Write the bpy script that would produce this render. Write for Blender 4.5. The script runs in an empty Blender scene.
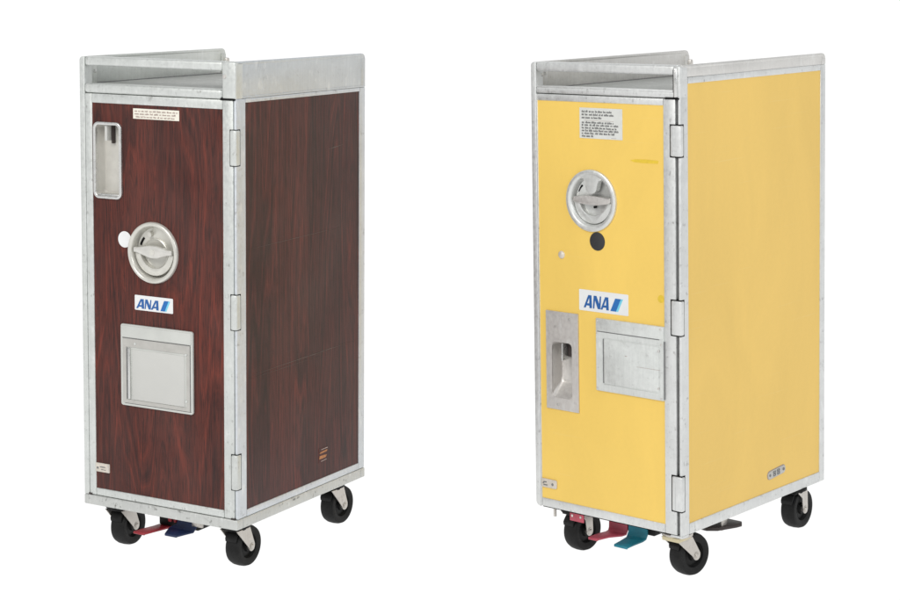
import bpy, bmesh, math, random
from mathutils import Matrix, Vector
random.seed(7)
scene = bpy.context.scene
COL = scene.collection
PI = math.pi

# ------------------------------------------------------------------ materials
def new_mat(name):
    m = bpy.data.materials.new(name); m.use_nodes = True
    nt = m.node_tree; nt.nodes.clear()
    out = nt.nodes.new('ShaderNodeOutputMaterial')
    return m, nt, out

def N(nt, typ, **kw):
    n = nt.nodes.new(typ)
    for k, v in kw.items():
        if k in n.inputs.keys(): n.inputs[k].default_value = v
        else: setattr(n, k, v)
    return n

def mapped(nt, scale, loc=(0, 0, 0)):
    tc = N(nt, 'ShaderNodeTexCoord'); mp = N(nt, 'ShaderNodeMapping')
    mp.inputs['Scale'].default_value = scale; mp.inputs['Location'].default_value = loc
    nt.links.new(tc.outputs['Object'], mp.inputs['Vector'])
    return mp.outputs['Vector']

def noise(nt, scale3, detail=4, rough=.55, dist=0, loc=(0, 0, 0)):
    n = N(nt, 'ShaderNodeTexNoise')
    n.inputs['Scale'].default_value = 1; n.inputs['Detail'].default_value = detail
    n.inputs['Roughness'].default_value = rough; n.inputs['Distortion'].default_value = dist
    nt.links.new(mapped(nt, scale3, loc), n.inputs['Vector'])
    return n.outputs['Fac']

def ramp(nt, fac, stops):
    r = N(nt, 'ShaderNodeValToRGB')
    els = r.color_ramp.elements
    while len(els) < len(stops): els.new(.5)
    for e, (p, c) in zip(els, stops):
        e.position = p; e.color = (*c, 1) if len(c) == 3 else c
    nt.links.new(fac, r.inputs['Fac'])
    return r.outputs['Color']

def mix(nt, fac, a, b, mode='MIX'):
    n = N(nt, 'ShaderNodeMix'); n.data_type = 'RGBA'; n.blend_type = mode
    def put(sock, v):
        if hasattr(v, 'is_linked') or hasattr(v, 'links'): nt.links.new(v, sock)
        elif isinstance(v, (int, float)): sock.default_value = v
        else: sock.default_value = (*v, 1)
    put(n.inputs[0], fac); put(n.inputs[6], a); put(n.inputs[7], b)
    return n.outputs[2]

def bsdf(nt, out, color, rough=.5, metal=0, spec=.5, bump=None, bump_d=.0004, bump_s=.3, coat=0):
    p = N(nt, 'ShaderNodeBsdfPrincipled')
    if hasattr(color, 'links'): nt.links.new(color, p.inputs['Base Color'])
    else: p.inputs['Base Color'].default_value = (*color, 1)
    if hasattr(rough, 'links'): nt.links.new(rough, p.inputs['Roughness'])
    else: p.inputs['Roughness'].default_value = rough
    p.inputs['Metallic'].default_value = metal
    p.inputs['Specular IOR Level'].default_value = spec
    p.inputs['Coat Weight'].default_value = coat
    if bump is not None:
        b = N(nt, 'ShaderNodeBump'); b.inputs['Strength'].default_value = bump_s
        b.inputs['Distance'].default_value = bump_d
        nt.links.new(bump, b.inputs['Height']); nt.links.new(b.outputs['Normal'], p.inputs['Normal'])
    nt.links.new(p.outputs[0], out.inputs['Surface'])
    return p

def plain(name, color, rough=.5, metal=0, var=.12, scale=90, spec=.5, bump_s=.15):
    m, nt, out = new_mat(name)
    f = noise(nt, (scale,) * 3, 5)
    c = ramp(nt, f, [(.3, tuple(x * (1 - var) for x in color)), (.7, tuple(min(1, x * (1 + var)) for x in color))])
    bsdf(nt, out, c, rough, metal, spec, bump=f, bump_s=bump_s)
    return m

def alu_mat(name, base, dark, seed, grime=.5, rough=.42, metal=.75):
    """worn extruded aluminium: milky grey with rubbed lights, streaks and dark scuffs"""
    m, nt, out = new_mat(name)
    big = noise(nt, (9, 9, 7), 5, .6, .4, (seed, seed * 2, 0))
    fine = noise(nt, (160, 160, 130), 5, .65, 0, (0, seed, 0))
    streak = noise(nt, (260, 260, 12), 3, .6, 0, (seed, 0, 0))
    scuff = noise(nt, (34, 34, 90), 3, .55, .0, (seed, seed, seed))
    nick = noise(nt, (210, 210, 70), 3, .6, .0, (seed, 3, seed))
    smudge = noise(nt, (17, 17, 26), 4, .6, .2, (2, seed, seed))
    c = ramp(nt, big, [(.3, tuple(x * .94 for x in base)), (.7, tuple(min(1, x * 1.05) for x in base))])
    c = mix(nt, .16, c, ramp(nt, fine, [(.35, tuple(x * .6 for x in base)), (.65, tuple(min(1, x * 1.25) for x in base))]))
    c = mix(nt, .07, c, ramp(nt, streak, [(.35, tuple(x * .6 for x in base)), (.65, (.92, .93, .92))]))
    c = mix(nt, .10, c, ramp(nt, smudge, [(.36, tuple(x * .62 for x in base)), (.64, tuple(min(1, x * 1.22) for x in base))]))
    sn = N(nt, 'ShaderNodeMath', operation='MULTIPLY')
    nt.links.new(ramp(nt, scuff, [(.54, (0, 0, 0)), (.70, (1, 1, 1))]), sn.inputs[0]); nt.links.new(ramp(nt, nick, [(.52, (0, 0, 0)), (.62, (1, 1, 1))]), sn.inputs[1])
    g = sn.outputs[0]
    gm = N(nt, 'ShaderNodeMath', operation='MULTIPLY'); gm.inputs[1].default_value = grime
    nt.links.new(g, gm.inputs[0])
    c = mix(nt, gm.outputs[0], c, dark)
    hl = ramp(nt, noise(nt, (60, 60, 30), 3, .5, .0, (3 + seed, 1, 2)), [(.6, (0, 0, 0)), (.74, (.4, .4, .4))])
    c = mix(nt, hl, c, (.86, .87, .86))
    r = ramp(nt, fine, [(.3, (rough - .1,) * 3), (.7, (rough + .14,) * 3)])
    bsdf(nt, out, c, r, metal, .5, bump=smudge, bump_s=.14, bump_d=.0005)
    return m

def wood_mat(name, side):
    """dark red rosewood-look laminate, grain running upright"""
    m, nt, out = new_mat(name)
    big = noise(nt, (7.5, 7.5, .62), 2, .42, .25, (5, 5.5, .7))
    b = noise(nt, (130, 130, 4.5), 6, .66, .4, (7, 2, 1))
    c3 = noise(nt, (430, 430, 22), 3, .6, 0, (2, 9, 4))
    # growth rings: level lines of a slow field, which meet in pointed arches
    w1 = N(nt, 'ShaderNodeMath', operation='MULTIPLY'); w1.inputs[1].default_value = 26; nt.links.new(big, w1.inputs[0])
    ring = N(nt, 'ShaderNodeTexNoise'); ring.noise_dimensions = '1D'
    ring.inputs['Scale'].default_value = 1.9; ring.inputs['Detail'].default_value = 6; ring.inputs['Roughness'].default_value = .70
    nt.links.new(w1.outputs[0], ring.inputs['W'])
    slow = noise(nt, (14, 14, 1.6), 3, .5, .4, (3, 3, 3))
    s1 = N(nt, 'ShaderNodeMath', operation='MULTIPLY'); s1.inputs[1].default_value = .46; nt.links.new(ring.outputs['Fac'], s1.inputs[0])
    s2 = N(nt, 'ShaderNodeMath', operation='MULTIPLY_ADD'); s2.inputs[1].default_value = .33; nt.links.new(b, s2.inputs[0]); nt.links.new(s1.outputs[0], s2.inputs[2])
    s3 = N(nt, 'ShaderNodeMath', operation='MULTIPLY_ADD'); s3.inputs[1].default_value = .24; nt.links.new(slow, s3.inputs[0]); nt.links.new(s2.outputs[0], s3.inputs[2])
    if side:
        st = [(.40, (.026, .013, .011)), (.48, (.052, .018, .016)), (.56, (.086, .024, .020)), (.66, (.135, .033, .025))]  # side copy of the laminate, its greyer reflected look put into the colour
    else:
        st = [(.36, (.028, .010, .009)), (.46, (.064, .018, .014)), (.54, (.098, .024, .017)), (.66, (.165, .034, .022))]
    c = ramp(nt, s3.outputs[0], st)
    pore = ramp(nt, c3, [(.34, (.8, .8, .8)), (.50, (0, 0, 0))])
    c = mix(nt, pore, c, (.020, .011, .010))
    dk = ramp(nt, noise(nt, (70, 70, 2.2), 5, .7, .6, (8, 3, 2)), [(.28, (.5, .5, .5)), (.44, (0, 0, 0))])
    c = mix(nt, dk, c, (.026, .014, .012))
    dust = ramp(nt, noise(nt, (6, 6, 5), 4, .6), [(.4, (0, 0, 0)), (.75, (.06, .06, .06))])
    c = mix(nt, dust, c, (.3, .26, .24))
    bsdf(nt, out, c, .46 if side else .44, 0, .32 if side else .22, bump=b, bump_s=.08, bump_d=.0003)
    return m

def yellow_mat(name, c0):
    m, nt, out = new_mat(name)
    f = noise(nt, (7, 7, 2.5), 4, .55, .6, (2, 1, 3))
    f2 = noise(nt, (120, 120, 120), 4)
    c = ramp(nt, f, [(.3, tuple(x * .95 for x in c0)), (.7, tuple(min(1, x * 1.03) for x in c0))])
    c = mix(nt, .03, c, ramp(nt, f2, [(.35, tuple(x * .7 for x in c0)), (.65, tuple(min(1, x * 1.2) for x in c0))]))
    sc = ramp(nt, noise(nt, (4, 4, 380), 2, .5, .2, (4, 4, 1)), [(.70, (0, 0, 0)), (.74, (.16, .16, .16))])
    c = mix(nt, sc, c, (.80, .66, .36))
    sp = ramp(nt, noise(nt, (34, 34, 34), 6, .75, .3, (9, 1, 1)), [(.69, (0, 0, 0)), (.76, (.35, .35, .35))])
    c = mix(nt, sp, c, (.50, .36, .12))
    bsdf(nt, out, c, .5, 0, .3, bump=f2, bump_s=.02, bump_d=.0002)
    return m

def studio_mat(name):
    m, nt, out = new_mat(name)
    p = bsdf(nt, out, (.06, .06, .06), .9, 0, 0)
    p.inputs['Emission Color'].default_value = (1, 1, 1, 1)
    p.inputs['Emission Strength'].default_value = 1.0  # floor and backdrop glow on their own, so no shadows show on them
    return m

M = dict(
    alu=alu_mat('worn_aluminium', (.645, .665, .645), (.22, .22, .20), 1.0, .55, .46, .65),
    alu2=alu_mat('worn_aluminium_grey', (.70, .71, .70), (.22, .21, .20), 4.0, .58, .46, .65),
    coolp=alu_mat('gallery_sheet_bounce_cooled', (.595, .625, .645), (.30, .30, .29), 6.0, .3, .5, .55),  # bluish base colour offsets the warm bounce from the yellow cart
    coolf=alu_mat('aluminium_bounce_cooled', (.635, .665, .695), (.24, .24, .23), 2.0, .5, .48, .6),  # same bounce offset tinted into the right-hand frame and post
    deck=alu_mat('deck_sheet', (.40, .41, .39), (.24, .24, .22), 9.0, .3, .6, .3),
    tray=plain('tray_paint', (.60, .585, .54), .45, .25, .08, 45),
    hframe=plain('holder_frame_metal', (.50, .49, .46), .42, .5, .07, 60),
    plate=alu_mat('gallery_sheet', (.66, .68, .65), (.30, .30, .28), 6.0, .22, .46),
    plate2=alu_mat('gallery_sheet_warm', (.69, .68, .655), (.30, .29, .27), 8.0, .25, .46),
    bumper=alu_mat('scuffed_bumper', (.58, .59, .57), (.13, .13, .12), 11.0, .85, .5, .55),
    steel=alu_mat('brushed_steel', (.66, .635, .605), (.24, .22, .20), 14.0, .35, .45, .7),
    chrome=alu_mat('polished_rim', (.68, .68, .665), (.25, .24, .23), 17.0, .15, .30, .9),
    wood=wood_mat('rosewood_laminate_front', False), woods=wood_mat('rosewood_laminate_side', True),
    yel=yellow_mat('yellow_laminate', (.84, .575, .133)), yels=yellow_mat('yellow_laminate_side', (.81, .545, .143)),
    cardw=plain('card_paper', (.535, .535, .51), .6, 0, .02, 20),
    cream=plain('cream_latch_paint', (.63, .62, .57), .30, .40, .06, 60),
    creamd=plain('latch_paint_worn', (.62, .61, .575), .36, .35, .10, 60),
    dishy=alu_mat('cast_latch_metal', (.68, .69, .67), (.28, .28, .26), 21.0, .25, .4, .6),
    panelw=plain('holder_paint', (.57, .58, .55), .45, .25, .05, 25),
    panelg=alu_mat('holder_scuffed', (.66, .68, .66), (.25, .25, .24), 25.0, .35, .45, .4),
    white=plain('white_sticker', (.74, .75, .75), .5, 0, .03, 40),
    creamst=plain('cream_sticker', (.76, .73, .64), .5, 0, .05, 60),
    greyst=plain('grey_sticker', (.64, .65, .62), .5, 0, .05, 60),
    ink=plain('grey_ink', (.17, .17, .17), .6, 0, .3, 400),
    inkr=plain('faded_ink', (.40, .32, .29), .6, 0, .3, 400),
    blue=plain('logo_blue', (.012, .100, .33), .45, 0, .05),
    blue2=plain('logo_mid_blue', (.010, .135, .42), .45, 0, .05),
    cyan=plain('logo_cyan', (.16, .56, .74), .45, 0, .05),
    rubber=plain('black_rubber', (.0095, .0095, .0095), .6, 0, .35, 60, .22),
    hub=plain('dark_hub', (.007, .007, .007), .5, 0, .2, 60, .2),
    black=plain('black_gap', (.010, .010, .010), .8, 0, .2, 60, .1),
    dot=plain('charcoal_sticker', (.026, .027, .029), .55, 0, .12),
    fork=alu_mat('zinc_fork', (.56, .53, .49), (.22, .20, .18), 30.0, .3, .38, .8),
    brass=alu_mat('yellow_zinc', (.62, .55, .36), (.25, .20, .12), 33.0, .3, .4, .8),
    red=plain('red_pedal_paint', (.29, .018, .028), .42, 0, .2, 50),
    pink=plain('faded_red_pedal_paint', (.42, .062, .095), .45, 0, .2, 50),
    navy=plain('navy_pedal_paint', (.010, .024, .085), .42, 0, .2, 50),
    teal=plain('teal_pedal_paint', (.012, .19, .26), .42, 0, .2, 50),
    brown=plain('dark_brown_plate', (.030, .020, .018), .45, 0, .25, 50),
    orange=plain('orange_sticker', (.42, .17, .055), .5, 0, .2, 200),
    stain=plain('yellow_marker_stain', (.72, .50, .035), .5, 0, .1, 90),
    rub=plain('rub_mark_grey', (.105, .078, .07), .6, 0, .3, 60),
    ivory=plain('ivory_plate', (.62, .57, .50), .45, .2, .15, 120),
    studio=studio_mat('glowing_white_studio'),
)

# ------------------------------------------------------------------ mesh builder
class MB:
    def __init__(s): s.bm = bmesh.new()
    def merge(s, b, mat=None):
        if mat is not None: b.transform(mat)
        me = bpy.data.meshes.new('tmp'); b.to_mesh(me); s.bm.from_mesh(me); b.free(); bpy.data.meshes.remove(me)
        return s
    @staticmethod
    def bev(b, w, seg=2, edges=None):
        if w > 0:
            es = edges if edges is not None else [e for e in b.edges if e.is_manifold and e.calc_face_angle(0) > .6]
            bmesh.ops.bevel(b, geom=es, offset=w, segments=seg, affect='EDGES', profile=.5, clamp_overlap=True)
    def box(s, x0, x1, y0, y1, z0, z1, w=.001, seg=2, mat=None):
        b = bmesh.new(); bmesh.ops.create_cube(b, size=1)
        for v in b.verts:
            v.co = Vector(((x0 + x1) / 2 + v.co.x * (x1 - x0), (y0 + y1) / 2 + v.co.y * (y1 - y0), (z0 + z1) / 2 + v.co.z * (z1 - z0)))
        s.bev(b, w, seg); return s.merge(b, mat)
    def prism(s, pts, d0, d1, plane='xz', w=0, seg=2, holes=(), mat=None):
        """polygon in a plane extruded along the third axis from d0 to d1"""
        def P(p, d):
            return {'xz': (p[0], d, p[1]), 'yz': (d, p[0], p[1]), 'xy': (p[0], p[1], d)}[plane]
        b = bmesh.new()
        if not holes:
            lo = [b.verts.new(P(p, d0)) for p in pts]; hi = [b.verts.new(P(p, d1)) for p in pts]
            b.faces.new(lo); b.faces.new(hi); n = len(pts)
            for i in range(n): b.faces.new((lo[i], lo[(i + 1) % n], hi[(i + 1) % n], hi[i]))
        else:
            edges = []; loops = []
            for loop in [pts, *holes]:
                vs = [b.verts.new(P(p, d0)) for p in loop]; loops.append(vs)
                for i in range(len(vs)): edges.append(b.edges.new((vs[i], vs[(i + 1) % len(vs)])))
            bmesh.ops.triangle_fill(b, edges=edges, use_beauty=True, use_dissolve=False)
            off = Vector(P((0, 0), d1 - d0))
            faces = list(b.faces); top = {}
            for vs in loops:
                for v in vs: top[v] = b.verts.new(v.co + off)
            for f in faces: b.faces.new([top[v] for v in f.verts])
            for vs in loops:
                for i in range(len(vs)):
                    a, c = vs[i], vs[(i + 1) % len(vs)]
                    b.faces.new((a, c, top[c], top[a]))
        bmesh.ops.recalc_face_normals(b, faces=b.faces)
        s.bev(b, w, seg); return s.merge(b, mat)
    def cyl(s, c, r, h, axis='y', n=32, w=0, r2=None, mat=None):
        b = bmesh.new()
        bmesh.ops.create_cone(b, cap_ends=True, segments=n, radius1=r, radius2=r if r2 is None else r2, depth=h)
        R = {'z': Matrix(), 'y': Matrix.Rotation(PI / 2, 4, 'X'), 'x': Matrix.Rotation(PI / 2, 4, 'Y')}[axis]
        b.transform(Matrix.Translation(c) @ R)
        if w: s.bev(b, w, 2, [e for e in b.edges if e.calc_face_angle(0) > .9])
        return s.merge(b, mat)
    def lathe(s, c, prof, axis='y', n=64, closed=False, mat=None):
        """profile of (radius, along-axis) points spun about the axis through c"""
        b = bmesh.new(); rings = []
        for r, d in prof:
            if r < 1e-6: rings.append([b.verts.new((0, 0, d))])
            else: rings.append([b.verts.new((r * math.cos(2 * PI * i / n), r * math.sin(2 * PI * i / n), d)) for i in range(n)])
        pairs = list(zip(rings, rings[1:])) + ([(rings[-1], rings[0])] if closed else [])
        for A, B in pairs:
            for i in range(n):
                j = (i + 1) % n
                if len(A) == 1 and len(B) == 1: continue
                if len(A) == 1: b.faces.new((A[0], B[i], B[j]))
                elif len(B) == 1: b.faces.new((A[i], A[j], B[0]))
                else: b.faces.new((A[i], A[j], B[j], B[i]))
        # local z -> axis direction
        R = {'z': Matrix(), 'y': Matrix(((1, 0, 0, 0), (0, 0, 1, 0), (0, -1, 0, 0), (0, 0, 0, 1))), 'x': Matrix.Rotation(PI / 2, 4, 'Y')}[axis]
        bmesh.ops.recalc_face_normals(b, faces=b.faces)
        b.transform(Matrix.Translation(c) @ R)
        return s.merge(b, mat)
    def build(s, name, mat, parent=None, smooth=True, label=None, shift=None):
        b = s.bm
        if shift is not None: b.transform(Matrix.Translation(shift))
        bmesh.ops.remove_doubles(b, verts=b.verts, dist=1e-6)
        bmesh.ops.recalc_face_normals(b, faces=b.faces)
        for f in b.faces: f.smooth = smooth
        for e in b.edges: e.smooth = not (e.is_manifold and e.calc_face_angle(0) > .75)
        me = bpy.data.meshes.new(name); b.to_mesh(me); b.free()
        me.materials.append(mat)
        o = bpy.data.objects.new(name, me); COL.objects.link(o)
        if parent is not None: o.parent = parent
        if label: o['label'] = label
        return o

def rrect(x0, x1, z0, z1, r, n=6):
    pts = []
    for cx, cz, a in ((x1 - r, z1 - r, 0), (x0 + r, z1 - r, 90), (x0 + r, z0 + r, 180), (x1 - r, z0 + r, 270)):
        for k in range(n + 1):
            t = math.radians(a + 90 * k / n); pts.append((cx + r * math.cos(t), cz + r * math.sin(t)))
    return pts
def rect(x0, x1, z0, z1): return [(x0, z0), (x1, z0), (x1, z1), (x0, z1)]
def circ(cx, cz, r, n=48): return [(cx + r * math.cos(2 * PI * i / n), cz + r * math.sin(2 * PI * i / n)) for i in range(n)]
def arcpts(cx, cz, r, a0, a1, n=20):
    return [(cx + r * math.cos(math.radians(a0 + (a1 - a0) * k / n)), cz + r * math.sin(math.radians(a0 + (a1 - a0) * k / n))) for k in range(n + 1)]

H0 = .092       # height of the cart's bottom edge above the floor
UP = Vector((0, 0, H0))
def B(mb, name, mat, parent, label=None): return mb.build(name, M[mat], parent, shift=UP, label=label)

def empty(name, label, cat, group):
    o = bpy.data.objects.new(name, None); COL.objects.link(o)
    o.empty_display_size = .2
    o['label'] = label; o['category'] = cat
    if group: o['group'] = group
    return o

# ------------------------------------------------------------------ shared pieces
LETTER_A = ([(0, 0), (.23, 0), (.34, .18), (.70, .18), (.71, 0), (1.02, 0), (.97, 1), (.58, 1)], [(.43, .35), (.695, .35), (.70, .82)])
LETTER_N = ([(0, 0), (.17, 0), (.27, .66), (.62, 0), (.95, 0), (1.06, 1), (.89, 1), (.80, .40), (.46, 1), (.11, 1)], None)

def logo_sticker(root, x0, x1, z0, z1, yf, lx, lz, tail, tz):
    m = MB(); m.prism(rrect(x0, x1, z0, z1, .002), yf - .0006, yf + .001, w=0)
    st = B(m, 'logo_sticker', 'white', root)
    w, h = x1 - x0, z1 - z0
    def P(p, a, b): return (x0 + w * (a + (b - a) * p[0]), z0 + h * (lz[0] + (lz[1] - lz[0]) * p[1]))
    for (a, b), L in zip(lx, (LETTER_A, LETTER_N, LETTER_A)):
        mb = MB(); pts = [P(p, a, b) for p in L[0]]
        mb.prism(pts, yf - .0010, yf - .0004, holes=[[P(p, a, b) for p in L[1]]] if L[1] else [[ (pts[0][0]*0.5+pts[1][0]*.5-1e-4, pts[0][1]+h*.02),(pts[0][0]*0.5+pts[1][0]*.5+1e-4, pts[0][1]+h*.02),(pts[0][0]*0.5+pts[1][0]*.5, pts[0][1]+h*.025)]])
        B(mb, 'letter', 'blue', st)
    t0, t1, s = tail     # bottom-left, top-right and the slant
    X = lambda f: x0 + w * f
    zb, zt = z0 + h * tz[0], z0 + h * tz[1]
    c = (t1 - s - t0) * .74
    mb = MB(); mb.prism([(X(t0), zb), (X(t0 + c), zb), (X(t0 + c + s), zt), (X(t0 + s), zt)], yf - .0010, yf - .0004)
    B(mb, 'tail_mark', 'blue2', st)
    mb = MB(); mb.prism([(X(t0 + c), zb), (X(t1 - s), zb), (X(t1), zt), (X(t0 + c + s), zt)], yf - .0010, yf - .0004)
    B(mb, 'tail_stripe', 'cyan', st)
    return st

def text_rows(parent, x0, x1, rows, yf, mat, jitter=.5):
    """tiny print, too small to read: runs of broken word-sized marks"""
    mb = MB()
    for z, h, a, b in rows:
        x = x0 + (x1 - x0) * a; xe = x0 + (x1 - x0) * b
        while x < xe - .002:
            wl = min(random.uniform(.004, .012), xe - x)
            xx = x
            while xx < x + wl - .0006:
                lw = random.uniform(.0007, .0016); hh = h * random.choice((.62, .7, .7, 1.0))
                mb.box(xx, min(xx + lw, x + wl), yf - .0009, yf - .0004, z, z + hh, 0)
                xx += lw + random.uniform(.0004, .0008)
            x += wl + random.uniform(.0018, .0028)
    return B(mb, 'fine_print', mat, parent)

def screw(parent, x, y, z, r=.0028, axis='y', mat='chrome', name='screw'):
    m = MB(); m.cyl((x, y, z), r, .002, axis, 16, .0006)
    return B(m, name, mat, parent)

def caster(root, x, y, turn, trail, rad=.041, wid=.034, forkspec='wide', head='hub'):
    """swivel caster: axle centre at x, y; turn about z; fork plates in the wheel plane"""
    za = rad - H0          # axle height in body-bottom coordinates
    T = Matrix.Translation((x, y, 0)) @ Matrix.Rotation(math.radians(turn), 4, 'Z')
    w = wid / 2
    # swivel head under the body
    m = MB()
    m.cyl((0, -trail, -.004), .030, .006, 'z', 40, .001, mat=T)
    m.cyl((0, -trail, -.0095), .022, .006, 'z', 40, .001, mat=T)
    m.box(-w - .0012, w + .0012, -trail - .020, -trail + .022, -.0125, -.0085, .0008, mat=T)
    c = B(m, 'caster', head, root)
    # fork: bridge and two cheeks
    m = MB()
    if forkspec == 'wide':
        top = [(-trail - .024, -.010), (-trail + .020 if trail > .01 else .014, -.010)]
    elif forkspec == 'slim':
        top = [(-.030, -.010), (.008, -.010)]
    pl = [top[0]]
    if forkspec == 'slim':
        pl += [(-.013, -.024), (-.009, za)]
    pl += arcpts(0, za, .0095, 190, 350, 10) + [(.0095, za + .004), top[1]]
    for sgn in (-1, 1):
        a, b_ = sorted((sgn * (w + .0015), sgn * (w + .0042)))
        m.prism(pl, a, b_, 'yz', .0006, 1, mat=T)
    B(m, 'fork', 'fork', c)
    # tyre
    m = MB()
    m.lathe((0, 0, za), [(rad * .60, -w * .80), (rad * .80, -w * .96), (rad * .93, -w * .90), (rad * .985, -w * .55), (rad, 0), (rad * .985, w * .55), (rad * .93, w * .90), (rad * .80, w * .96), (rad * .60, w * .80)], 'x', 56, mat=T)
    tyre = B(m, 'tyre', 'rubber', c)
    m = MB()
    m.lathe((0, 0, za), [(0, -w * .82), (rad * .26, -w * .82), (rad * .30, -w * .55), (rad * .55, -w * .45), (rad * .64, -w * .82), (rad * .64, w * .82), (rad * .55, w * .45), (rad * .30, w * .55), (rad * .26, w * .82), (0, w * .82)], 'x', 40, mat=T)
    B(m, 'hub', 'hub', c)
    m = MB()
    m.cyl((0, 0, za), .0052, wid + .013, 'x', 6, .0008, mat=T)
    m.cyl((0, 0, za), .0070, wid + .0098, 'x', 24, .0004, mat=T)
    B(m, 'axle_bolt', 'fork', c)
    # dust cover hood hugging the front of the tyre
    m = MB()
    hood = arcpts(0, za, rad + .0055, 96, 152, 12) + arcpts(0, za, rad + .0015, 160, 96, 12)
    m.prism(hood, -w * .85, w * .7, 'yz', .0008, mat=T)
    B(m, 'hood', 'rubber', c)
    return c

def pedal(root, mat, st, brk, t=.0038):
    """foot pedal: a tongue through (y, z, left x, right x) stations, bent up into its own upright plate"""
    b = bmesh.new(); up, lo = [], []
    for i, (y, z, xa, xb) in enumerate(st):
        n = len(st) - 1
        dy, dz = (st[min(i + 1, n)][0] - st[max(i - 1, 0)][0]), (st[min(i + 1, n)][1] - st[max(i - 1, 0)][1])
        l = math.hypot(dy, dz); ny, nz = dz / l * t, -dy / l * t
        up.append([b.verts.new((xa, y, z)), b.verts.new((xb, y, z))])
        lo.append([b.verts.new((xa, y + ny, z + nz)), b.verts.new((xb, y + ny, z + nz))])
    for i in range(len(st) - 1):
        b.faces.new((up[i][0], up[i][1], up[i + 1][1], up[i + 1][0])); b.faces.new((lo[i][0], lo[i + 1][0], lo[i + 1][1], lo[i][1]))
        b.faces.new((up[i][0], up[i + 1][0], lo[i + 1][0], lo[i][0])); b.faces.new((up[i][1], lo[i][1], lo[i + 1][1], up[i + 1][1]))
    for i in (0, -1): b.faces.new((up[i][0], lo[i][0], lo[i][1], up[i][1]))
    bmesh.ops.recalc_face_normals(b, faces=b.faces)
    MB.bev(b, .0009, 2)
    m = MB(); m.merge(b)
    return B(m, 'brake_pedal', mat, root)

# ------------------------------------------------------------------ common cart pieces
def recess_cup(root, name, mat, pts_out, pts_in, yf, depth, rim_mat=None, rim=None):
    pass

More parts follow.
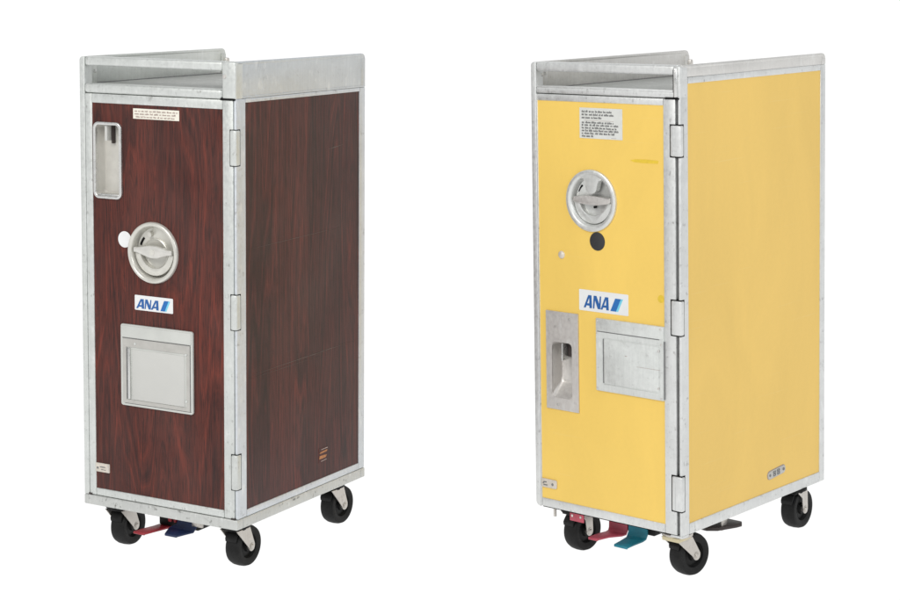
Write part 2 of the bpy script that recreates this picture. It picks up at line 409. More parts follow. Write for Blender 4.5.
def make_cart(kind):
    left = kind == 'wood'
    W, D, H = (.375, .461, .900) if left else (.357, .523, .900)
    hw, hd = W / 2, D / 2
    F = -hd                                  # front plane
    if left:
        root = empty('service_cart', 'narrow airline service cart with dark red wood-grain panels and a cream round latch', 'service cart', 'airline service carts')
    else:
        root = empty('service_cart', 'narrow airline service cart with bright yellow panels and a charcoal dot under its latch', 'service cart', 'airline service carts')
    A = 'alu' if left else 'alu2'; PL = 'plate' if left else 'plate2'
    zdeck = .846
    # ---- box core, deck
    m = MB(); m.box(-hw + .006, hw - .006, F + .034, hd - .004, .004, zdeck - .002, .001)
    B(m, 'body_shell', PL, root)
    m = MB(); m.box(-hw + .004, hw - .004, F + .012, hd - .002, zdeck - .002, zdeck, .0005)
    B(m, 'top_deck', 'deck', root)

    # ---- side panels (right, left) and their frames
    if left:
        oy0, oy1, oz0, oz1 = F + .003, hd, .0205, .830
        iy0, iy1, iz0, iz1 = -.197, .209, .034, .822
    else:
        oy0, oy1, oz0, oz1 = F + .001, hd, .0, .877
        iy0, iy1, iz0, iz1 = -.2345, .2425, .0215, .865
    for sg in (1, -1):
        xs = sorted((sg * (hw - .006), sg * (hw - .0018)))
        m = MB(); m.box(xs[0], xs[1], iy0 - .006, iy1 + .006, iz0 - .006, iz1 + .006, 0)
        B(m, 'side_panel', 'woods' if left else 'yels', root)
        xs = sorted((sg * (hw - .0055), sg * hw))
        # frame: two upright posts and two rails, butted end to end
        m = MB()
        m.box(xs[0], xs[1], oy0 + (.014 if sg < 0 else 0), iy0, oz0, oz1, .0016)
        m.box(xs[0], xs[1], iy1, oy1, oz0, oz1, .0016)
        m.box(xs[0], xs[1], iy0 + .0002, iy1 - .0002, oz0, iz0, .0012)
        m.box(xs[0], xs[1], iy0 + .0002, iy1 - .0002, iz1, oz1, .0012)
        B(m, 'side_frame', 'coolf' if left and sg > 0 else A, root)
    # rear face
    m = MB(); m.box(-hw + .0058, hw - .0058, hd - .006, hd - .0005, oz0 + .001, .84, .001)
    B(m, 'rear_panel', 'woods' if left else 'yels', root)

    # ---- gallery (railing tray on top)
    zs = .8305 if left else .8775            # where the side wall sheet starts
    def wall_outline(y0, y1, z0, z1, r=.011):
        return [(y0, z0), (y1, z0)] + arcpts(y1 - r, z1 - r, r, 0, 90, 8) + [(y0, z1)]
    # right wall
    m = MB()
    m.prism(wall_outline(F + .008, hd, zs, H), hw - .0060, hw - .0004, 'yz', .0012)
    m.box(hw - .0072, hw + .0006, F + .008, hd - .010, H - .0065, H + .0004, .0024, 3)       # rolled top edge
    if left: m.box(hw - .002, hw + .0004, F + .026, hd - .004, zs, zs + .0035, .0006)
    m.box(hw - .003, hw + .0003, hd - .016, hd - .0005, zs, H - .010, .0012)
    B(m, 'gallery_wall', 'coolp' if left else PL, root)
    # left wall, set a little inboard and reaching further back
    xl = -hw + .009
    m = MB()
    m.prism(wall_outline(F + .008, hd + .012, zdeck - .001, H), xl - .0045, xl + .0005, 'yz', .0012)
    m.box(xl - .0052, xl + .0014, F + .018, hd + .002, H - .006, H + .0003, .0022, 3)
    m.box(xl, xl + .0026, hd - .004, hd + .011, zdeck, H - .011, .001)
    B(m, 'gallery_wall', PL, root)
    m = MB(); m.box(xl, xl + .0022, F + .042, hd + .004, zdeck, zdeck + .0014, 0); B(m, 'joint_line', 'ink', root)
    m = MB(); m.box(xl, xl + .0012, F + .0398, F + .0412, zdeck, H - .006, 0); B(m, 'joint_line', 'ink', root)
    m = MB()      # inner corner gusset
    m.box(xl + .0004, xl + .0024, F + .012, F + .040, zdeck + .0005, H - .004, .0006)
    B(m, 'corner_gusset', PL, root)
    for yy, zz in (((F + .020, H - .026), (F + .033, H - .024)) if not left else ((F + .034, H - .030),)):
        m = MB(); m.cyl((xl + .0028, yy, zz), .0034, .003, 'x', 16, .0008); B(m, 'rivet', 'chrome', root)
    m = MB()      # catch at the far end
    m.box(xl - .006, xl + .009, hd + .006, hd + .017, H - .036, H - .020, .003)
    B(m, 'rear_catch', 'steel', root)
    # front posts of the gallery + corner posts
    pw = .0125
    lowz = (.829, .848) if left else (.839, .851)
    m = MB()
    zl, rt, rb = (.0205, .008, .001) if left else (.0006, .007, .011)
    x2 = -hw + pw
    m.prism([(x2, zl), (x2, H)] + arcpts(-hw + rt, H - rt, rt, 90, 180, 8) + arcpts(-hw + rb, zl + rb, rb, 180, 270, 8), F, F + .024, 'xz', .0026, 3)
    B(m, 'corner_post', A, root)
    m = MB()
    if left:
        m.box(hw - .030, hw + .0006, F - .0004, F + .0255, .8295, H, .0032, 3)
    else:
        m.box(hw - .0135, hw + .0004, F, F + .0260, .840, H - .001, .0026, 3)
        m.box(hw - .0030, hw + .0012, F + .004, F + .020, H - .026, H - .004, .001)
    B(m, 'gallery_post', A, root)
    # top bar and lower bullnose bar
    xr = hw - (.0302 if left else .0137)
    m = MB()
    m.box(-hw + pw + .0002, xr, F + .0006, F + .020, H - (.0175 if left else .018), H, .0048, 4)
    m.box(-hw + pw + .0002, xr, F + .014, F + .024, H - .0045, H + .0002, .001)
    B(m, 'gallery_bar', A, root)
    m = MB()
    m.box(-hw + pw + .0002, xr, F - .0022 if left else F, F + .020, lowz[0], lowz[1], .0062 if left else .0036, 4)
    if not left: m.box(-hw + pw + .0002, xr, F + .0012, F + .019, lowz[1] - .001, lowz[1] + .0025, .0011)
    B(m, 'gallery_bar', A, root)
    if left:
        for dx in (-.010,):
            m = MB(); m.cyl((hw - .030 + .006, F - .001, H - .028), .0036, .003, 'y', 14, .0008); B(m, 'rivet', 'steel', root)
    else:
        # hinge pin rod running down the right post
        m = MB(); m.cyl((hw - .0085, F - .0005, .868), .0042, .054, 'z', 20, .001)
        B(m, 'hinge_rod', 'chrome', root)
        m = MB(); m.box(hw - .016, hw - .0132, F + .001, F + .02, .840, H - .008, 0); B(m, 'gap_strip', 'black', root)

    # ---- door
    if left:
        dx0, dx1, dz0, dz1 = -hw + pw + .0005, hw - .0058, .0212, .8281
        px0, px1, pz0, pz1 = -.1575, .1575, .0360, .8100
    else:
        dx0, dx1, dz0, dz1 = -hw + pw + .0001, hw - .0110, .0020, .8375
        px0, px1, pz0, pz1 = -.1630, .1400, .0195, .8245
    door_y = F + .0004
    m = MB()
    # frame ring: stiles and rails
    m.box(dx0, px0, door_y, F + .028, dz0, dz1, .0018)
    m.box(px1, dx1, door_y, F + .028, dz0, dz1, .0018)
    m.box(px0 + .0002, px1 - .0002, door_y + .0001, F + .028, dz0, pz0, .0016)
    m.box(px0 + .0002, px1 - .0002, door_y + .0001, F + .028, pz1, dz1, .0016)
    door = B(m, 'door', A, root)
    # dark gap strips round the door
    m = MB()
    m.box(-hw + pw - .002, hw - .004, F + .016, F + .033, dz1 - .004, dz1 + .006, 0)
    m.box(dx1 - .004, hw - (.004 if left else .0045), F + .010, F + .033, dz0, dz1 - .005, 0)
    if left: m.box(dx0 - .004, dx0 + .004, F + .012, F + .033, dz0, dz1 - .005, 0)
    B(m, 'door_gap', 'black', root)
    # right corner post under the gallery (hinge side)
    m = MB()
    if left: m.box(hw - .0052, hw + .0003, F + .0012, F + .0335, .0208, .8290, .0030, 3)
    else: m.box(hw - .0046, hw + .0004, F + .0004, F + .0265, .0008, .8395, .0022, 3)
    B(m, 'corner_post', 'coolf' if left else A, root)
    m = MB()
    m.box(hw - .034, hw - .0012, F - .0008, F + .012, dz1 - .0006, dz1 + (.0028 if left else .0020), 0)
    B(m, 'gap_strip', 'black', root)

    # door laminate with real cut-outs for the latch and the grip
    py = F + .0022
    if left:
        lc = (-.0095, .5235); lr = .0605
        gout = (-.1540, -.0840, .6220, .7735); gr = .012
        holes = [circ(*lc, lr - .004), rrect(gout[0] + .003, gout[1] - .003, gout[2] + .003, gout[3] - .003, gr - .003)]
    else:
        lc = (-.0310, .6330); lr = .0610
        gin = (-.1325, -.0820, .2310, .3440); gr = .007
        holes = [circ(*lc, lr - .004), rrect(gin[0] - .001, gin[1] + .001, gin[2] - .001, gin[3] + .001, gr)]
    m = MB(); m.prism(rect(px0 - .003, px1 + .003, pz0 - .003, pz1 + .003), py, py + .002, holes=holes)
    B(m, 'door_panel', 'wood' if left else 'yel', door)

    # ---- hinges
    for a, b in (((.704, .772), (.390, .458), (.079, .148)) if left else ((.7295, .7885), (.390, .4565), (.0495, .1175))):
        hx = (.1755, hw + .0024) if left else (.1575, hw + .0030)
        hy = F + (.0135 if left else .0095)
        m = MB(); m.box(hx[0], hx[1], F - .0026, hy, a, b, .0034, 3)
        if not left:
            m.box(hx[0] + .0075, hx[0] + .0085, F - .0031, F + .001, a + .002, b - .002, 0)
        h = B(m, 'hinge', A, root)
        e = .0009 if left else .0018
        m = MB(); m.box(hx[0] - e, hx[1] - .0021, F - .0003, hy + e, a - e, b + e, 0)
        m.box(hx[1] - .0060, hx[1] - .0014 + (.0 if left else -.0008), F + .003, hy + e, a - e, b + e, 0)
        B(m, 'hinge_gap_shade', 'black', h)  # black box wider than the hinge, painting the shade of the gap around it

    # ---- bumper along the bottom
    if left:
        t = .0012
        m = MB()
        m.box(-hw - .0002, hw + t, F - t, F + .020, 0, .0200, .0022, 3)
        m.box(-hw - .0002, hw + t, hd - .014, hd + .001, 0, .0200, .0022, 3)
        for sg in (-1, 1):
            xs = sorted((sg * (hw - .012), sg * (hw + t - .0002)))
            m.box(xs[0], xs[1], F + .0205, hd - .0145, .0001, .0199, .0018, 3)
        B(m, 'bumper', 'bumper', root)
        for a, b, z in ((-hw + .0110, -hw + .0190, .0236), (hw - .014, hw - .004, .0232)):
            m = MB(); m.box(a, b, F - .0011, F + .004, .0205, z, .0008)
            B(m, 'hinge_pivot', 'brown', root)
    else:
        m = MB(); m.box(-hw + pw + .001, hw - .005, F + .006, F + .033, -.001, .0018, 0)
        B(m, 'bottom_gap', 'black', root)
        m = MB(); m.box(hw - .026, hw + .0008, F + .0002, F + .024, -.0035, .0012, .0012)
        B(m, 'corner_foot', A, root)
    m = MB(); m.box(-hw + .012, hw - .012, F + .022, hd - .016, -.0015, .004, .0005)
    B(m, 'base_plate', 'bumper', root)

    # ---- round paddle latch
    cx, cz = lc; c = (cx, F, cz)
    if left:
        prof = [(lr, .0022), (lr - .0004, -.002), (lr - .002, -.0042), (lr - .0045, -.0048), (lr - .007, -.0040), (lr - .0092, -.001), (lr - .0105, .006), (lr - .0118, .0155), (lr - .0140, .0170), (0, .0170)]
        dm = 'cream'
    else:
        prof = [(lr, .0022), (lr - .0005, -.0018), (lr - .003, -.0034), (lr - .009, -.0034), (lr - .0115, -.0016), (lr - .0135, .006), (lr - .0155, .0130), (lr - .019, .0150), (0, .0150)]
        dm = 'dishy'
    # lathe axis: +along means into the door (+y)
    m = MB(); m.lathe(c, [(r, d) for r, d in prof], 'y', 72)
    lat = B(m, 'paddle_latch', dm, root)
    floor_y = F + prof[-1][1]
    if left:
        m = MB(); m.lathe((cx - .006, floor_y, cz - .004), [(.031, .0005), (.0305, -.0016), (.0285, -.0026), (.026, -.0014), (0, -.0014)], 'y', 48)
        B(m, 'rotor_disc', 'cream', lat)
        m = MB()
        arc = arcpts(cx, cz + .001, .0465, 184, 356, 36) + arcpts(cx + .0005, cz + .003, .0345, 353, 187, 36)
        m.prism(arc, F + .0035, F + .0135, 'xz', .0014)
        B(m, 'paddle', 'cream', lat)
        m = MB()
        bar = [(cx - .0465, cz + .0085), (cx - .038, cz + .0085), (cx - .010, cz + .0135), (cx + .008, cz + .0135), (cx + .036, cz + .0075), (cx + .0465, cz + .0075),
               (cx + .0465, cz - .0015), (cx + .036, cz - .0030), (cx + .010, cz - .0105), (cx - .008, cz - .0105), (cx - .037, cz - .0020), (cx - .0465, cz - .0010)]
        m.prism(bar, F - .0030, F + .0085, 'xz', .0024, 3)
        B(m, 'handle_bar', 'creamd', lat)
        m = MB(); m.cyl((cx - .0005, F - .0032, cz + .0015), .0062, .0016, 'y', 24, .0005)
        B(m, 'pivot_cap', 'cream', lat)
        m = MB(); m.cyl((cx - .0165, floor_y - .0035, cz + .0335), .0052, .008, 'y', 20, .0012)
        B(m, 'stop_peg', 'cream', lat)
        m = MB()
        arc = arcpts(cx - .0075, cz, .0385, 136, 163, 10) + arcpts(cx - .0075, cz, .0340, 163, 136, 10)
        m.prism(arc, floor_y - .0012, floor_y + .0004)
        B(m, 'slot', 'black', lat)
    else:
        m = MB()       # rounded tongue hanging from the rim
        T_ = arcpts(cx + .0025, cz + .0275, .0135, 200, 340, 16)
        tongue = [(cx - .024, cz + .0450), (cx - .017, cz + .0425), (cx - .0125, cz + .034)] + T_ + [(cx + .0175, cz + .034), (cx + .021, cz + .0400), (cx + .028, cz + .0420)] + arcpts(cx, cz, .0515, 57, 121, 14)
        m.prism(tongue, F - .0030, F + .0100, 'xz', .0022, 3)
        B(m, 'keeper_tongue', 'dishy', lat)
        m = MB()
        arc = arcpts(cx, cz - .001, .0450, 183, 357, 36) + arcpts(cx, cz + .003, .0330, 355, 185, 36)
        m.prism(arc, F + .0045, F + .0148, 'xz', .0014)
        B(m, 'paddle', 'dishy', lat)
        m = MB()
        bar = [(cx - .044, cz + .0055), (cx - .030, cz + .0072), (cx - .012, cz + .0092), (cx + .012, cz + .0092), (cx + .030, cz + .0072), (cx + .041, cz + .0060), (cx + .047, cz + .0080),
               (cx + .047, cz - .0010), (cx + .040, cz - .0040), (cx + .018, cz - .0078), (cx - .008, cz - .0086), (cx - .030, cz - .0066), (cx - .044, cz - .0040)]
        m.prism(bar, F - .0010, F + .0115, 'xz', .0014, 3)
        B(m, 'handle_bar', 'steel', lat)
        m = MB(); m.cyl((cx + .001, F + .012, cz - .0135), .0025, .006, 'y', 14, .0005); B(m, 'stop_peg', 'hub', lat)
        m = MB()
        arc = arcpts(cx - .0105, cz, .0370, 128, 155, 10) + arcpts(cx - .0105, cz, .0325, 155, 128, 10)
        m.prism(arc, floor_y - .0012, floor_y + .0004)
        B(m, 'slot', 'black', lat)

    # ---- recessed grip with hook
    if left:
        x0, x1, z0, z1 = gout
        m = MB()     # polished raised bezel
        m.prism(rrect(x0, x1, z0, z1, .013, 8), F - .0028, F + .004, holes=[rrect(x0 + .0062, x1 - .0062, z0 + .0062, z1 - .0062, .008, 8)])
        bz = m.bm
        bmesh.ops.remove_doubles(bz, verts=bz.verts, dist=1e-7)
        es = [e for e in bz.edges if e.is_manifold and e.calc_face_angle(0) > .9 and max(v.co.y for v in e.verts) < F - .002]
        bmesh.ops.bevel(bz, geom=es, offset=.0022, segments=4, affect='EDGES', profile=.5)
        gp = B(m, 'recessed_grip', 'chrome', root)
        m = MB()     # tray
        lo = rrect(x0 + .0050, x1 - .0050, z0 + .0050, z1 - .0050, .009, 8); dpt = .024
        b = bmesh.new()
        v0 = [b.verts.new((p[0], F + .002, p[1])) for p in lo]
        cxm, czm = (x0 + x1) / 2, (z0 + z1) / 2
        def sh(p, k, q): return (cxm + (p[0] - cxm) * k, czm + (p[1] - czm) * q)
        v1 = [b.verts.new((sh(p, .97, .985)[0], F + dpt - .005, sh(p, .97, .985)[1])) for p in lo]
        v2 = [b.verts.new((sh(p, .86, .93)[0], F + dpt, sh(p, .86, .93)[1])) for p in lo]
        n = len(lo)
        for a_, b_ in ((v0, v1), (v1, v2)):
            for i in range(n): b.faces.new((a_[i], a_[(i + 1) % n], b_[(i + 1) % n], b_[i]))
        b.faces.new(v2); m.merge(b)
        B(m, 'grip_tray', 'tray', gp)
        m = MB(); m.box(-.1285, -.1225, F + .003, F + .023, .7360, .7665, .001)
        B(m, 'hook', 'cardw', gp)
        m = MB(); m.box(-.1222, -.1175, F + .016, F + .0235, .7300, .7660, .001)
        B(m, 'hook_slot', 'brown', gp)
        m = MB(); m.box(x0 + .010, x1 - .010, F + .001, F + .020, z0 + .0055, z0 + .0095, .0016)
        B(m, 'grip_sill', 'chrome', gp)
        for zz, xx in ((.7420, -.133), (.660, -.094)):
            m = MB(); m.cyl((xx, F + .0235, zz), .0022, .002, 'y', 10); B(m, 'pit_mark', 'brown', gp)
    else:
        x0, x1, z0, z1 = -.1470, -.0660, .2070, .4055
        m = MB()
        m.prism(rect(x0, x1, z0, z1), F - .0006, F + .0020, holes=[rrect(*gin, .009, 8)])
        gp = B(m, 'recessed_grip', 'steel', root)
        m = MB(); lo = rrect(*gin, .009, 8); dpt = .030
        b = bmesh.new()
        def sh(p, f):
            x = p[0] + (.0 if p[0] < -.107 else -.004) * f
            z = p[1] + (.027 * f if p[1] < .29 else -.001 * f)
            return x, z
        v0 = [b.verts.new((p[0], F + .0002, p[1])) for p in lo]
        v1 = [b.verts.new((sh(p, .9)[0], F + dpt * .9, sh(p, .9)[1])) for p in lo]
        v2 = [b.verts.new((sh(p, 1)[0] * .96 - .0042, F + dpt, sh(p, 1.1)[1])) for p in lo]
        n = len(lo)
        for a_, b_ in ((v0, v1), (v1, v2)):
            for i in range(n): b.faces.new((a_[i], a_[(i + 1) % n], b_[(i + 1) % n], b_[i]))
        b.faces.new(v2); m.merge(b)
        B(m, 'grip_tray', 'steel', gp)
        m = MB(); m.box(-.1105, -.1065, F + .001, F + .028, .3070, .3425, .001)
        B(m, 'hook', 'chrome', gp)
        m = MB(); m.box(-.1060, -.0920, F + .016, F + .0285, .3130, .3425, .002)
        B(m, 'hook_slot', 'brown', gp)
        for xx, zz in ((-.0865, .3930), (-.1180, .2170)):
            screw(gp, xx, F - .0010, zz, .0030, mat='hframe')

    # ---- card holder
    if left:
        x0, x1, z0, z1 = -.0895, .0865, .2145, .3775
        m = MB(); m.prism(rrect(x0, x1, z0, z1, .005), F - .0026, py + .0005, w=.0012)
        ch = B(m, 'card_holder', 'panelw', root)
        m = MB(); m.prism(rrect(x0 + .004, x1 - .003, .3515, z1 - .0030, .003), F - .0040, F - .0022, w=.0006)
        B(m, 'holder_flap', 'panelw', ch)
        m = MB()      # inner frame
        m.prism(rect(x0 + .006, x1 - .006, z0 + .006, .3495), F - .0040, F - .0022, holes=[rect(x0 + .015, x1 - .014, z0 + .013, .3330)])
        B(m, 'holder_frame', 'hframe', ch)
        m = MB(); m.prism(rect(-.0600, .0670, .2285, .3285), F - .0036, F - .0022, w=.0005)
        B(m, 'card', 'cardw', ch)
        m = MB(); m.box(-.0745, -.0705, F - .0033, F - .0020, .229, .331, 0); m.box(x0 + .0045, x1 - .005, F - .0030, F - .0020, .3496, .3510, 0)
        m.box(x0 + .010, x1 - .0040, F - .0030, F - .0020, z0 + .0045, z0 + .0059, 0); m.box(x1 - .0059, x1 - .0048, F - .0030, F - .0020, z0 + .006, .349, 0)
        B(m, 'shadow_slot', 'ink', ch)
        m = MB(); m.box(-.0695, -.0640, F - .0062, F - .0022, .229, .331, .0012); B(m, 'slide_lip', 'chrome', ch)
        for xx, zz in ((-.052, .3405), (.072, .3320), (.072, .2400), (-.067, .2370)): screw(ch, xx, F - .0045, zz, .0022, mat='panelg', name='rivet')
    else:
        x0, x1, z0, z1 = -.0210, .1405, .2600, .4035
        m = MB(); m.prism(rrect(x0, x1, z0, z1, .002), F - .0022, py + .0005, w=.0009)
        ch = B(m, 'card_holder', 'panelg', root)
        m = MB(); m.prism(rect(x0 + .001, x1 - .001, .3790, z1 - .001), F - .0032, F - .0018, w=.0005)
        B(m, 'holder_flap', 'panelg', ch)
        m = MB()
        m.prism(rrect(x0 + .002, x1 - .001, z0 + .002, .3770, .002), F - .0034, F - .0020, holes=[rrect(-.0035, .1330, .2740, .3665, .004)])
        B(m, 'holder_frame', 'panelg', ch)
        m = MB(); m.prism(rrect(-.0010, .1300, .2765, .3640, .003), F - .0030, F - .0019, w=.0006)
        B(m, 'card', 'panelg', ch)
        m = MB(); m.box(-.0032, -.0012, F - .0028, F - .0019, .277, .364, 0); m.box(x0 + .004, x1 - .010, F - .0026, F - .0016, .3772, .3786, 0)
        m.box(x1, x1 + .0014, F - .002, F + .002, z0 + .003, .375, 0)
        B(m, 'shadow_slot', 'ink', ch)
        for xx, zz in ((-.0170, .3985), (.1340, .3985), (-.0170, .3750), (.1355, .3690), (.1300, .3560), (-.0165, .2660), (.1355, .2640), (.1290, .2830)):
            screw(ch, xx, F - .0036, zz, .0021, mat='steel', name='rivet')
        for q in ((.078, .136, .3187, .3192), (.050, .055, .336, .3370)):
            m = MB(); m.box(q[0], q[1], F - .0033, F - .0028, q[2], q[3], 0); B(m, 'scratch', 'inkr', ch)

    # ---- stickers, plates
    if left:
        logo_sticker(root, -.0565, .0368, .4075, .4370, py, [(.040, .245), (.262, .430), (.425, .625)], (.12, .76), (.675, .930, .100), (.10, .80))
        m = MB(); m.prism(rect(-.0560, .0550, .7830, .8030), py - .0007, py + .0005)
        nt_ = B(m, 'notice_sticker', 'creamst', root)
        text_rows(nt_, -.052, .051, [(.7968, .0030, 0, 1), (.7912, .0032, .0, .98), (.7855, .0030, .03, .94)], py - .0003, 'inkr')
        m = MB(); m.prism(circ(-.0800, .5445, .0160), py - .0008, py + .0005); B(m, 'round_sticker', 'white', root)
        m = MB(); m.prism(rrect(-.1580, -.1230, .0700, .0880, .0015), F - .0006, py, w=.0006)
        pl = B(m, 'asset_plate', 'ivory', root)
        m = MB(); m.box(-.1550, -.1500, F - .0012, F - .0005, .0760, .0800, .0002); m.box(-.1470, -.1330, F - .0009, F - .0005, .0795, .0815, 0)
        m.box(-.1440, -.1320, F - .0009, F - .0005, .0745, .0758, 0)
        B(m, 'plate_mark', 'ink', pl)
        m = MB(); m.box(-.1268, -.1248, F - .0014, F - .0004, .0712, .0868, .0003); B(m, 'plate_edge', 'steel', pl)
        # small orange sticker on the side panel
        xs = hw - .0018
        m = MB()
        m.box(xs - .0002, xs + .0004, .058, .092, .0680, .0975, 0)
        ss = B(m, 'side_sticker', 'woods', root)
        for nm, mt, pts in (('orange_stripe', 'orange', [(.060, .0860), (.070, .0862), (.087, .0868), (.089, .0905), (.078, .0900), (.062, .0890)]),
                            ('orange_stripe', 'orange', [(.059, .0750), (.072, .0748), (.083, .0755), (.087, .0800), (.075, .0812), (.060, .0815)]),
                            ('grey_stripe', 'inkr', [(.066, .0935), (.090, .0935), (.090, .0950), (.066, .0945)]),
                            ('grey_stripe', 'inkr', [(.066, .0690), (.086, .0700), (.086, .0712), (.066, .0702)])):
            m = MB(); m.prism(pts, xs + .0002, xs + .0008, 'yz'); B(m, nm, mt, ss)
        # long faint rub marks across the side
        for y0, z0, y1, z1, hgt in ((-.190, .294, .200, .300, .0011), (-.190, .288, .060, .2905, .0006), (-.195, .540, .140, .546, .0008), (.085, .710, .150, .7165, .0018), (.020, .296, .120, .300, .0016)):
            m = MB(); m.prism([(y0, z0), ((y0 + y1) / 2, (z0 + z1) / 2 - hgt * .5), (y1, z1), ((y0 + y1) / 2, (z0 + z1) / 2 + hgt * .5)], xs - .0002, xs + .0003, 'yz')
            B(m, 'rub_mark', 'rub', root)
    else:
        logo_sticker(root, -.0640, .0555, .4145, .4562, py, [(.095, .262), (.285, .445), (.440, .605)], (.15, .76), (.640, .895, .100), (.14, .75))
        m = MB(); m.prism(rect(-.0585, .0445, .7545, .8140), py - .0007, py + .0005)
        nt_ = B(m, 'notice_sticker', 'greyst', root)
        rows = [(.8050, .0040, 0, .80), (.7990, .0040, 0, .82), (.7930, .0040, 0, .55), (.7838, .0040, 0, .82), (.7788, .0040, 0, .94), (.7732, .0040, 0, .88), (.7680, .0040, 0, .96), (.7626, .0040, 0, .88), (.7572, .0040, 0, .34)]
        text_rows(nt_, -.053, .042, rows, py - .0003, 'ink')
        for q in ((-.046, .024, .7892, .7898), (.018, .030, .7566, .7572)):
            m = MB(); m.box(q[0], q[1], py - .0008, py - .0003, q[2], q[3], 0); B(m, 'rule_line', 'inkr', nt_)
        m = MB(); m.prism(circ(-.0180, .5540, .0182), py - .0010, py + .0005, w=.0003); B(m, 'round_sticker', 'dot', root)
        m = MB(); m.lathe((-.1070, py, .5200), [(.0080, .0004), (.0078, -.001), (.0060, -.0030), (0, -.0040)], 'y', 24); B(m, 'button_stud', 'ivory', root)
        m = MB(); m.prism([(.062, .7172), (.070, .7142), (.090, .7132), (.127, .7138), (.128, .7195), (.100, .7205), (.074, .7196)], py - .0003, py + .0004)
        B(m, 'marker_stain', 'stain', root)
        m = MB(); m.prism(circ(.1320, .4560, .0075, 20), py - .0003, py + .0004); B(m, 'marker_stain', 'stain', root)
        m = MB(); m.prism(rrect(-.1640, -.1245, .0420, .0600, .004), F - .0008, py, w=.0008)
        pl = B(m, 'asset_plate', 'ivory', root)
        m = MB(); m.cyl((-.1345, F - .0010, .0505), .0026, .0016, 'y', 14)
        m.prism([(-.161, .050), (-.157, .0545), (-.149, .0550), (-.150, .0525), (-.156, .0520), (-.157, .0500)], F - .0012, F - .0006)
        m.box(-.158, -.148, F - .0012, F - .0006, .0462, .0485, .0002)
        B(m, 'plate_mark', 'ink', pl)
        # riveted number plate on the side
        xs = hw - .0018
        R4 = Matrix.Translation((xs, .076, .0562)) @ Matrix.Rotation(math.radians(4), 4, 'X')
        m = MB(); m.prism(rrect(-.0330, .0330, -.0080, .0080, .0078), -.0002, .0018, 'yz', .0007, mat=R4)
        pl = B(m, 'number_plate', 'hframe', root)
        m = MB(); m.prism(rrect(-.0342, .0342, -.0092, .0092, .0090), -.0004, .0004, 'yz', mat=R4); B(m, 'plate_edge', 'inkr', pl)
        m = MB()
        for yy in (-.0255, .0255): m.cyl((.0015, yy, 0), .0030, .0018, 'x', 14, mat=R4)
        for y0 in (-.0140, .0010):       # two worn digits
            m.prism(rrect(y0, y0 + .0100, .0008, .0056, .0012), .0014, .0023, 'yz', holes=[rrect(y0 + .0028, y0 + .0072, .0020, .0044, .0006)], mat=R4)
            m.prism(rrect(y0, y0 + .0100, -.0056, .0000, .0012), .0014, .0023, 'yz', holes=[rrect(y0 + .0028, y0 + .0072, -.0040, -.0014, .0006)], mat=R4)
        B(m, 'plate_mark', 'ink', pl)

    # ---- casters
    if left:
        caster(root, .1520, -.1600, 0, .026)
        caster(root, -.1300, -.1650, 3, .026)
        caster(root, .1540, .1760, -2, .024)
        caster(root, -.1500, .1760, 0, .024)
    else:
        caster(root, .1530, -.2000, -9, .032, rad=.042, head='fork')
        caster(root, -.1060, -.2030, -4, .020, rad=.042, forkspec='slim')
        caster(root, .1500, .1990, 2, .018, rad=.042, forkspec='slim')
        caster(root, -.1450, .2000, 0, .018, rad=.042, forkspec='slim')

    # ---- brake pedals and their mount
    if left:
        m = MB()
        m.box(-.052, .046, -.1645, -.120, -.040, -.0015, .003)
        m.box(-.058, -.046, -.182, -.150, -.012, -.0015, .002)
        B(m, 'pedal_mount', 'hub', root)
        pedal(root, 'red', [(-.232, -.0430, -.064, -.038), (-.230, -.0392, -.065, -.036), (-.205, -.0390, -.060, -.030), (-.178, -.0400, -.056, -.026), (-.160, -.0400, -.054, -.022)], 0)
        m = MB()
        m.box(-.027, -.018, -.1695, -.160, -.030, -.014, .003); B(m, 'pedal_lug', 'red', root)
        m = MB(); m.box(-.013, -.006, -.1695, -.160, -.030, -.014, .003); B(m, 'pedal_lug', 'red', root)
        pedal(root, 'navy', [(-.209, -.0440, -.004, .024), (-.207, -.0405, -.005, .026), (-.190, -.0390, -.012, .034), (-.176, -.0380, -.018, .042), (-.168, -.031, -.006, .043), (-.165, -.020, -.004, .043)], 0)
        m = MB(); m.box(.034, .060, -.170, -.166, -.030, -.004, .001); m.box(.060, .100, -.150, -.120, -.012, -.0015, .001)
        m.cyl((.050, -.172, -.016), .010, .010, 'y', 20, .001)
        B(m, 'spring_bracket', 'fork', root)
    else:
        m = MB()
        m.box(-.044, .062, -.1880, -.140, -.038, -.0015, .003)
        m.box(-.056, -.044, -.184, -.160, -.012, -.0015, .002)
        B(m, 'pedal_mount', 'hub', root)
        pedal(root, 'pink', [(-.257, -.0470, -.050, -.028), (-.255, -.0430, -.051, -.027), (-.230, -.0415, -.048, -.018), (-.206, -.0420, -.045, -.004), (-.198, -.0410, -.045, .000), (-.194, -.036, -.046, .000), (-.193, -.012, -.046, .000), (-.193, -.003, -.040, -.004)], 0)
        pedal(root, 'teal', [(-.259, -.0490, .015, .046), (-.257, -.0448, .014, .047), (-.235, -.0440, .012, .047), (-.208, -.0430, .008, .049), (-.200, -.0410, .004, .050), (-.196, -.035, .004, .050), (-.195, -.012, .004, .050), (-.195, -.005, .006, .046)], 0)
        m = MB()
        for k in range(5): m.cyl((.060 + .006 * k, -.194, -.012 - .001 * k), .0075, .003, 'x', 18, .0006)
        m.box(.058, .110, -.172, -.166, -.006, -.0015, .0005)
        B(m, 'return_spring', 'fork', root)
        m = MB(); m.box(-.098, -.063, -.2545, -.2510, -.018, -.0015, .001); B(m, 'red_bracket', 'pink', root)
        for xx in (-.091, -.070): screw(root, xx, -.2548, -.007, .0026, mat='fork')
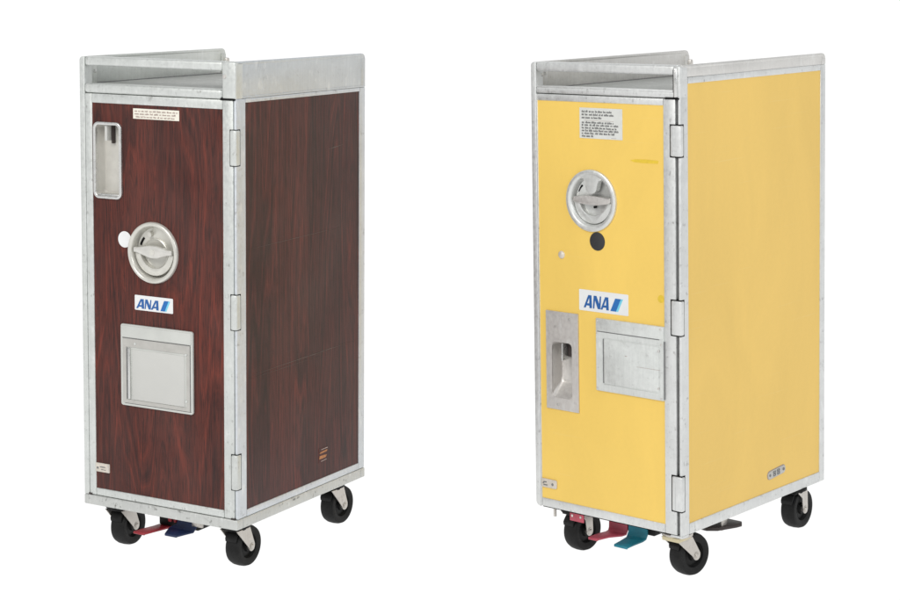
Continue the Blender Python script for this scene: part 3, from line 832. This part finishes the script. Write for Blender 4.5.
        m = MB(); m.cyl((-.1340, -.256, -.008), .0030, .016, 'z', 14, .0006); B(m, 'locating_pin', 'fork', root)
        m = MB(); m.box(.133, .172, -.262, -.220, -.0125, -.0045, .001); B(m, 'caster_plate', 'brass', root)
        # dark foot plate under the side, hung on a pale bracket
        m = MB()
        m.prism([(.060, -.100), (.128, -.104), (.146, -.090), (.163, -.048), (.166, -.034), (.158, -.022), (.100, -.022), (.060, -.060)], -.034, -.027, 'xy', .0015)
        B(m, 'foot_plate', 'brown', root)
        m = MB(); m.box(.1440, .1475, -.078, -.058, -.036, -.0015, .0008); B(m, 'plate_bracket', 'fork', root)
    return root, (W, D)

# ------------------------------------------------------------------ camera and placement (metres)
def Rx(a): return Matrix.Rotation(a, 3, 'X')
def Ry(a): return Matrix.Rotation(a, 3, 'Y')
def Rz(a): return Matrix.Rotation(a, 3, 'Z')
PITCH = -.1061885
POSES = {'wood': (-.511654, .007816, (-.459264, 3.967280, -.661628)),
         'yellow': (-.728805, -.017391, (.481985, 3.962563, -.667151))}
CAM_Y = -4.0
rot, base = {}, {}
for k, (yaw, roll, t) in POSES.items():
    Rw = Rx(PITCH) @ Ry(roll) @ Rx(-PITCH) @ Rz(yaw)
    rot[k] = Rw; base[k] = Rx(PITCH) @ Vector(t) + Rw @ Vector((0, 0, -H0))
cam_z = -(base['wood'].z + base['yellow'].z) / 2
off = Vector((0, CAM_Y, cam_z))
for k in POSES:
    base[k] += off
    root, _ = make_cart(k)
    root.location = base[k]; root.rotation_euler = rot[k].to_euler()

# the glowing floor is not dead level: under each cart it lies square to that cart's wheels
def plane_z(k, x, y):
    n = rot[k] @ Vector((0, 0, 1)); b = base[k]
    x = max(b.x - .5, min(b.x + .5, x)); y = max(b.y - .5, min(b.y + .5, y))
    return b.z - (n.x * (x - b.x) + n.y * (y - b.y)) / n.z
def floor_z(x, y):
    s = max(0, min(1, (x + .12) / .24)); s = s * s * (3 - 2 * s)
    return plane_z('wood', x, y) * (1 - s) + plane_z('yellow', x, y) * s
YB = 3.2
xs = [-24, -15, -9, -6, -4, -2.5, -1.5] + [-1.2 + .04 * i for i in range(61)] + [1.5, 2.5, 4, 6, 9, 15, 24]
ys = [-9, -6, -4, -2.5, -1.5] + [-1.0 + .1 * i for i in range(21)] + [1.5, 2.2, YB]
def sheet(name, grid):
    bm = bmesh.new()
    vs = [[bm.verts.new(p) for p in row] for row in grid]
    for i in range(len(vs) - 1):
        for j in range(len(vs[0]) - 1): bm.faces.new((vs[i][j], vs[i][j + 1], vs[i + 1][j + 1], vs[i + 1][j]))
    for f in bm.faces: f.smooth = True
    bmesh.ops.recalc_face_normals(bm, faces=bm.faces)
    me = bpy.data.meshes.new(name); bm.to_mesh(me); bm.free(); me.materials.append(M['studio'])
    o = bpy.data.objects.new(name, me); COL.objects.link(o); o['kind'] = 'structure'
    return o
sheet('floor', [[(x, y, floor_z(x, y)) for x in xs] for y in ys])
rows = []
for k in range(13):
    a = PI / 2 * k / 12; rows.append((YB + 1.0 * math.sin(a), 1.0 - math.cos(a)))
rows += [(YB + 1.0, 2.5), (YB + 1.0, 5.0)]
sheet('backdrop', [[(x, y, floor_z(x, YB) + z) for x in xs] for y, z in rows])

cam = bpy.data.cameras.new('camera'); cam_o = bpy.data.objects.new('camera', cam); COL.objects.link(cam_o)
cam.sensor_width = 36; cam.lens = 1915.28 / 900 * 36; cam.shift_y = -130 / 900
cam.clip_start = .1; cam.clip_end = 200
cam_o.location = (0, CAM_Y, cam_z); cam_o.rotation_euler = (PI / 2 + PITCH, 0, 0)
scene.camera = cam_o

# ------------------------------------------------------------------ studio light
w = bpy.data.worlds.new('World'); scene.world = w; w.use_nodes = True
w.node_tree.nodes['Background'].inputs['Color'].default_value = (.97, .985, 1, 1)
w.node_tree.nodes['Background'].inputs['Strength'].default_value = .54
def area(name, loc, target, size, power, color=(1, 1, 1)):
    l = bpy.data.lights.new(name, 'AREA'); l.energy = power; l.size = size[0]; l.size_y = size[1]; l.shape = 'RECTANGLE'; l.color = color
    o = bpy.data.objects.new(name, l); COL.objects.link(o); o.location = loc
    o.rotation_euler = (Vector(target) - Vector(loc)).to_track_quat('-Z', 'Y').to_euler()
    return o
area('key_softbox', (-2.2, -3.4, 3.2), (0, 0, .75), (1.8, 1.8), 98, (1, .98, .95))
area('fill_softbox', (2.3, -3.2, 2.5), (0, 0, .6), (1.6, 1.6), 40, (.96, .98, 1))

scene.view_settings.view_transform = 'Standard'; scene.view_settings.look = 'None'
scene.view_settings.exposure = 0; scene.view_settings.gamma = 1
scene.render.engine = 'CYCLES'
scene.cycles.use_denoising = True
scene.cycles.max_bounces = 8
